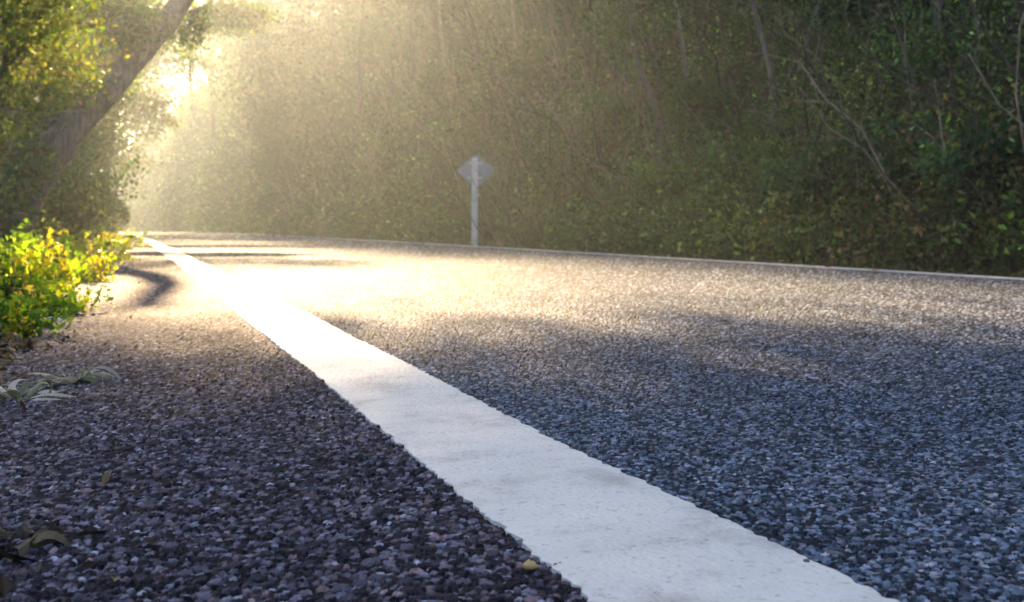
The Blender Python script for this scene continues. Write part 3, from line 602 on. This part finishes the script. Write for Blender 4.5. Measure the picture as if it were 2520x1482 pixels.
def dry_weed(label, px, d, rr, hh_, n, seed, cols, group='dry weeds on the verge', wid=0.006):
    r = np.random.default_rng(seed); base = at(px, d); root = empty('dry_weed', base); tag(root, label, 'weed', group)
    mbq = MB()
    for e in range(n):
        a_ = r.uniform(0, 6.28); L = rr * r.uniform(0.6, 1.2); u = np.linspace(0, 1, 9)
        curl = r.uniform(-1.5, 1.5)
        x = np.cos(a_ + curl * u) * u * L; y = np.sin(a_ + curl * u) * u * L
        z = hh_ * r.uniform(0.5, 1.1) * np.sin(u * math.pi * r.uniform(0.6, 1.0)) + 0.004
        pts = np.stack([x, y, z], 1); w_ = wid * (1 - 0.8 * u) * r.uniform(0.7, 1.6)
        side = np.array([-math.sin(a_), math.cos(a_), 0.3]); v = np.concatenate([pts - side * w_[:, None], pts + side * w_[:, None]])
        jj = np.arange(8); mbq.add(v, np.stack([jj, jj + 1, 10 + jj, 9 + jj], -1), cols[r.integers(0, len(cols))] * math.exp(r.normal(0, 0.2)))
    mbq.build('blades', M_DRY, root)
    mbs = MB()
    for e in range(4):
        p1 = np.array([r.normal(0, rr * 0.5), r.normal(0, rr * 0.5), hh_ * r.uniform(0.4, 1.1)])
        tube(mbs, bend((0, 0, -0.01), p1, 6, 0.3, r), np.linspace(0.003, 0.001, 6), (0.25, 0.2, 0.13), 4, 0, r)
    mbs.build('stems', M_BARK, root, smooth=True)
DRYC = np.array([[0.50, 0.46, 0.38], [0.36, 0.36, 0.24], [0.20, 0.22, 0.12], [0.62, 0.58, 0.50]])
dry_weed('dry grey green weed curling over the shoulder right of the others', 180, 1.93, 0.085, 0.05, 34, 701, DRYC, wid=0.009)
dry_weed('pale withered weed with curled blades at the left edge', 45, 1.76, 0.10, 0.045, 34, 702, DRYC, wid=0.009)
dry_weed('small withered weed low on the left edge', 25, 1.30, 0.04, 0.02, 22, 703, DRYC * 0.7)
dry_weed('dark brown withered weed in the bottom left corner', 10, 0.94, 0.075, 0.035, 60, 704, np.array([[0.03, 0.024, 0.012], [0.015, 0.012, 0.008], [0.06, 0.05, 0.025]]), wid=0.009)
dry_weed('brown weed stems under the nearest green plant', 60, 2.45, 0.10, 0.06, 30, 705, np.array([[0.10, 0.07, 0.04], [0.05, 0.04, 0.025], [0.2, 0.15, 0.1]]))
# one pale curled leaf and one ochre pebble
def curled_leaf(label, px, d, L, col):
    base = at(px, d); s, t = ST(base[0], base[1]); 
    if s > VERGE: base[2] = 0.004
    mbq = MB(); n, m = 9, 5; u = np.linspace(0, 1, n); v = np.linspace(-1, 1, m)
    Ug, Vg = np.meshgrid(u, v, indexing='ij'); wd = np.sin(np.clip(Ug, 0.03, 0.98) * math.pi) * 0.3 * L
    pts = np.stack([(Ug - 0.5) * L, Vg * wd, 0.004 + 0.22 * L * (np.abs(Vg) ** 2) + 0.1 * L * np.sin(Ug * 3)], -1)
    i = np.arange(n - 1)[:, None] * m; j = np.arange(m - 1)[None, :]
    mbq.add(pts, np.stack([i + j, i + m + j, i + m + j + 1, i + j + 1], -1).reshape(-1, 4), col)
    o = mbq.build('fallen_leaf', M_DRY, smooth=True); o.location = base; o.rotation_euler = (0, 0, 0.3); tag(o, label, 'leaf'); return o
curled_leaf('pale white curled leaf lying beneath the nearest green plant', 125, 2.98, 0.062, (0.75, 0.76, 0.78))
def pebble(label, px, d, rad_, col, seed):
    r = np.random.default_rng(seed); x = (px - 1260) / 2473 * d; n, m = 7, 10
    th = np.linspace(0.05, math.pi - 0.05, n); ph = np.linspace(0, 2 * math.pi, m, endpoint=False)
    TH_, PH = np.meshgrid(th, ph, indexing='ij'); rr = rad_ * (1 + 0.12 * r.normal(0, 1, TH_.shape))
    v = np.stack([rr * np.sin(TH_) * np.cos(PH) * 1.25, rr * np.sin(TH_) * np.sin(PH), rr * np.cos(TH_) * 0.75], -1)
    i = np.arange(n - 1)[:, None] * m; j = np.arange(m)[None, :]; j2 = (j + 1) % m
    mbq = MB(); mbq.add(v, np.stack([i + j, i + m + j, i + m + j2, i + j2], -1).reshape(-1, 4), col)
    o = mbq.build('pebble', M_STONE, smooth=True); o.location = (x, d, 0.003 + rad_ * 0.6); tag(o, label, 'pebble'); return o
pebble('ochre yellow pebble on the shoulder beside the white line at the bottom', 1305, 0.868, 0.0055, (0.50, 0.34, 0.14), 801)
pebble('grey bitumen crumb lying on the white line near the bottom', 1985, 0.885, 0.0025, (0.12, 0.13, 0.13), 802)

# fallen leaves and crumbs on the verge
r = np.random.default_rng(91); mb = MB(); n = 5200
tq = r.uniform(0, 1, n) ** 1.8 * 24 + 0.3; sq = VERGE - 0.02 - r.exponential(0.6, n); zq = ground_z(sq, tq) + 0.004
leaves(mb, P(sq, tq, zq), 0.035, np.array([[0.14, 0.09, 0.05], [0.22, 0.16, 0.08], [0.07, 0.05, 0.03]])[r.integers(0, 3, n)], r, 0.55, 0.0, 0.4)
n = 900; tq = r.uniform(0, 1, n) ** 1.4 * 26 + 3; sq = 4.9 - 0.16 * np.abs(r.normal(0, 1, n)) + 0.1
leaves(mb, P(sq, tq, crest(tq) + 0.006), 0.045, np.array([[0.14, 0.09, 0.05], [0.20, 0.15, 0.06], [0.07, 0.06, 0.03]])[r.integers(0, 3, n)], r, 0.55, 0.0, 0.4)
n = 320; tq = r.uniform(0, 1, n) ** 1.6 * 12 + 0.8; sq = VERGE + 0.12 * np.abs(r.normal(0, 1, n))
leaves(mb, P(sq, tq, crest(tq) + 0.004), 0.018, np.array([[0.14, 0.09, 0.05], [0.22, 0.16, 0.08], [0.07, 0.05, 0.03]])[r.integers(0, 3, n)], r, 0.55, 0.0, 0.4)
tag(mb.build('leaf_litter', M_DRY), 'brown fallen leaves on the near verge', 'leaf litter', kind='stuff')
# short grass between the far road edge and the bank, and on the left verge
mb = MB(); n = 30000
tq = r.uniform(0, 1, n) ** 1.4 * 50 + 2; sq = np.where(r.random(n) < 0.65, ROAD_R + 0.02 + r.exponential(0.45, n), VERGE - 0.12 - r.exponential(0.9, n) - 0.012 * tq)
ok = ~((np.abs(sq - s_) < 0.5) & (np.abs(tq - t_ + 0.8) < 1.3)); sq = sq[ok]; tq = tq[ok]; n = len(sq)
zq = ground_z(sq, tq)
leaves(mb, P(sq, tq, zq), 0.075, OLIVE[r.integers(0, 5, n)] * 0.9, r, 0.16, 2.2, 0.4)
tag(mb.build('grass', M_LEAF), 'short olive grass along the road edges', 'grass', kind='stuff')

# ------------------------------------------------------------------ haze
mb = MB(); box(mb, (0, 0, 8.0), 760, 760, 44)
hz = mb.build('haze', M_GROUND); hz.data.materials.clear()
m = bpy.data.materials.new('haze_air'); m.use_nodes = True; t = m.node_tree; t.nodes.clear()
out = t.nodes.new('ShaderNodeOutputMaterial'); pv = t.nodes.new('ShaderNodeVolumePrincipled')
pv.inputs['Color'].default_value = (0.84, 0.93, 1.0, 1); pv.inputs['Density'].default_value = HAZE_DENSITY; pv.inputs['Anisotropy'].default_value = 0.72
t.links.new(pv.outputs[0], out.inputs['Volume']); hz.data.materials.append(m)
tag(hz, kind='stuff'); hz['label'] = 'warm morning haze filling the wood and road'; hz['category'] = 'haze'
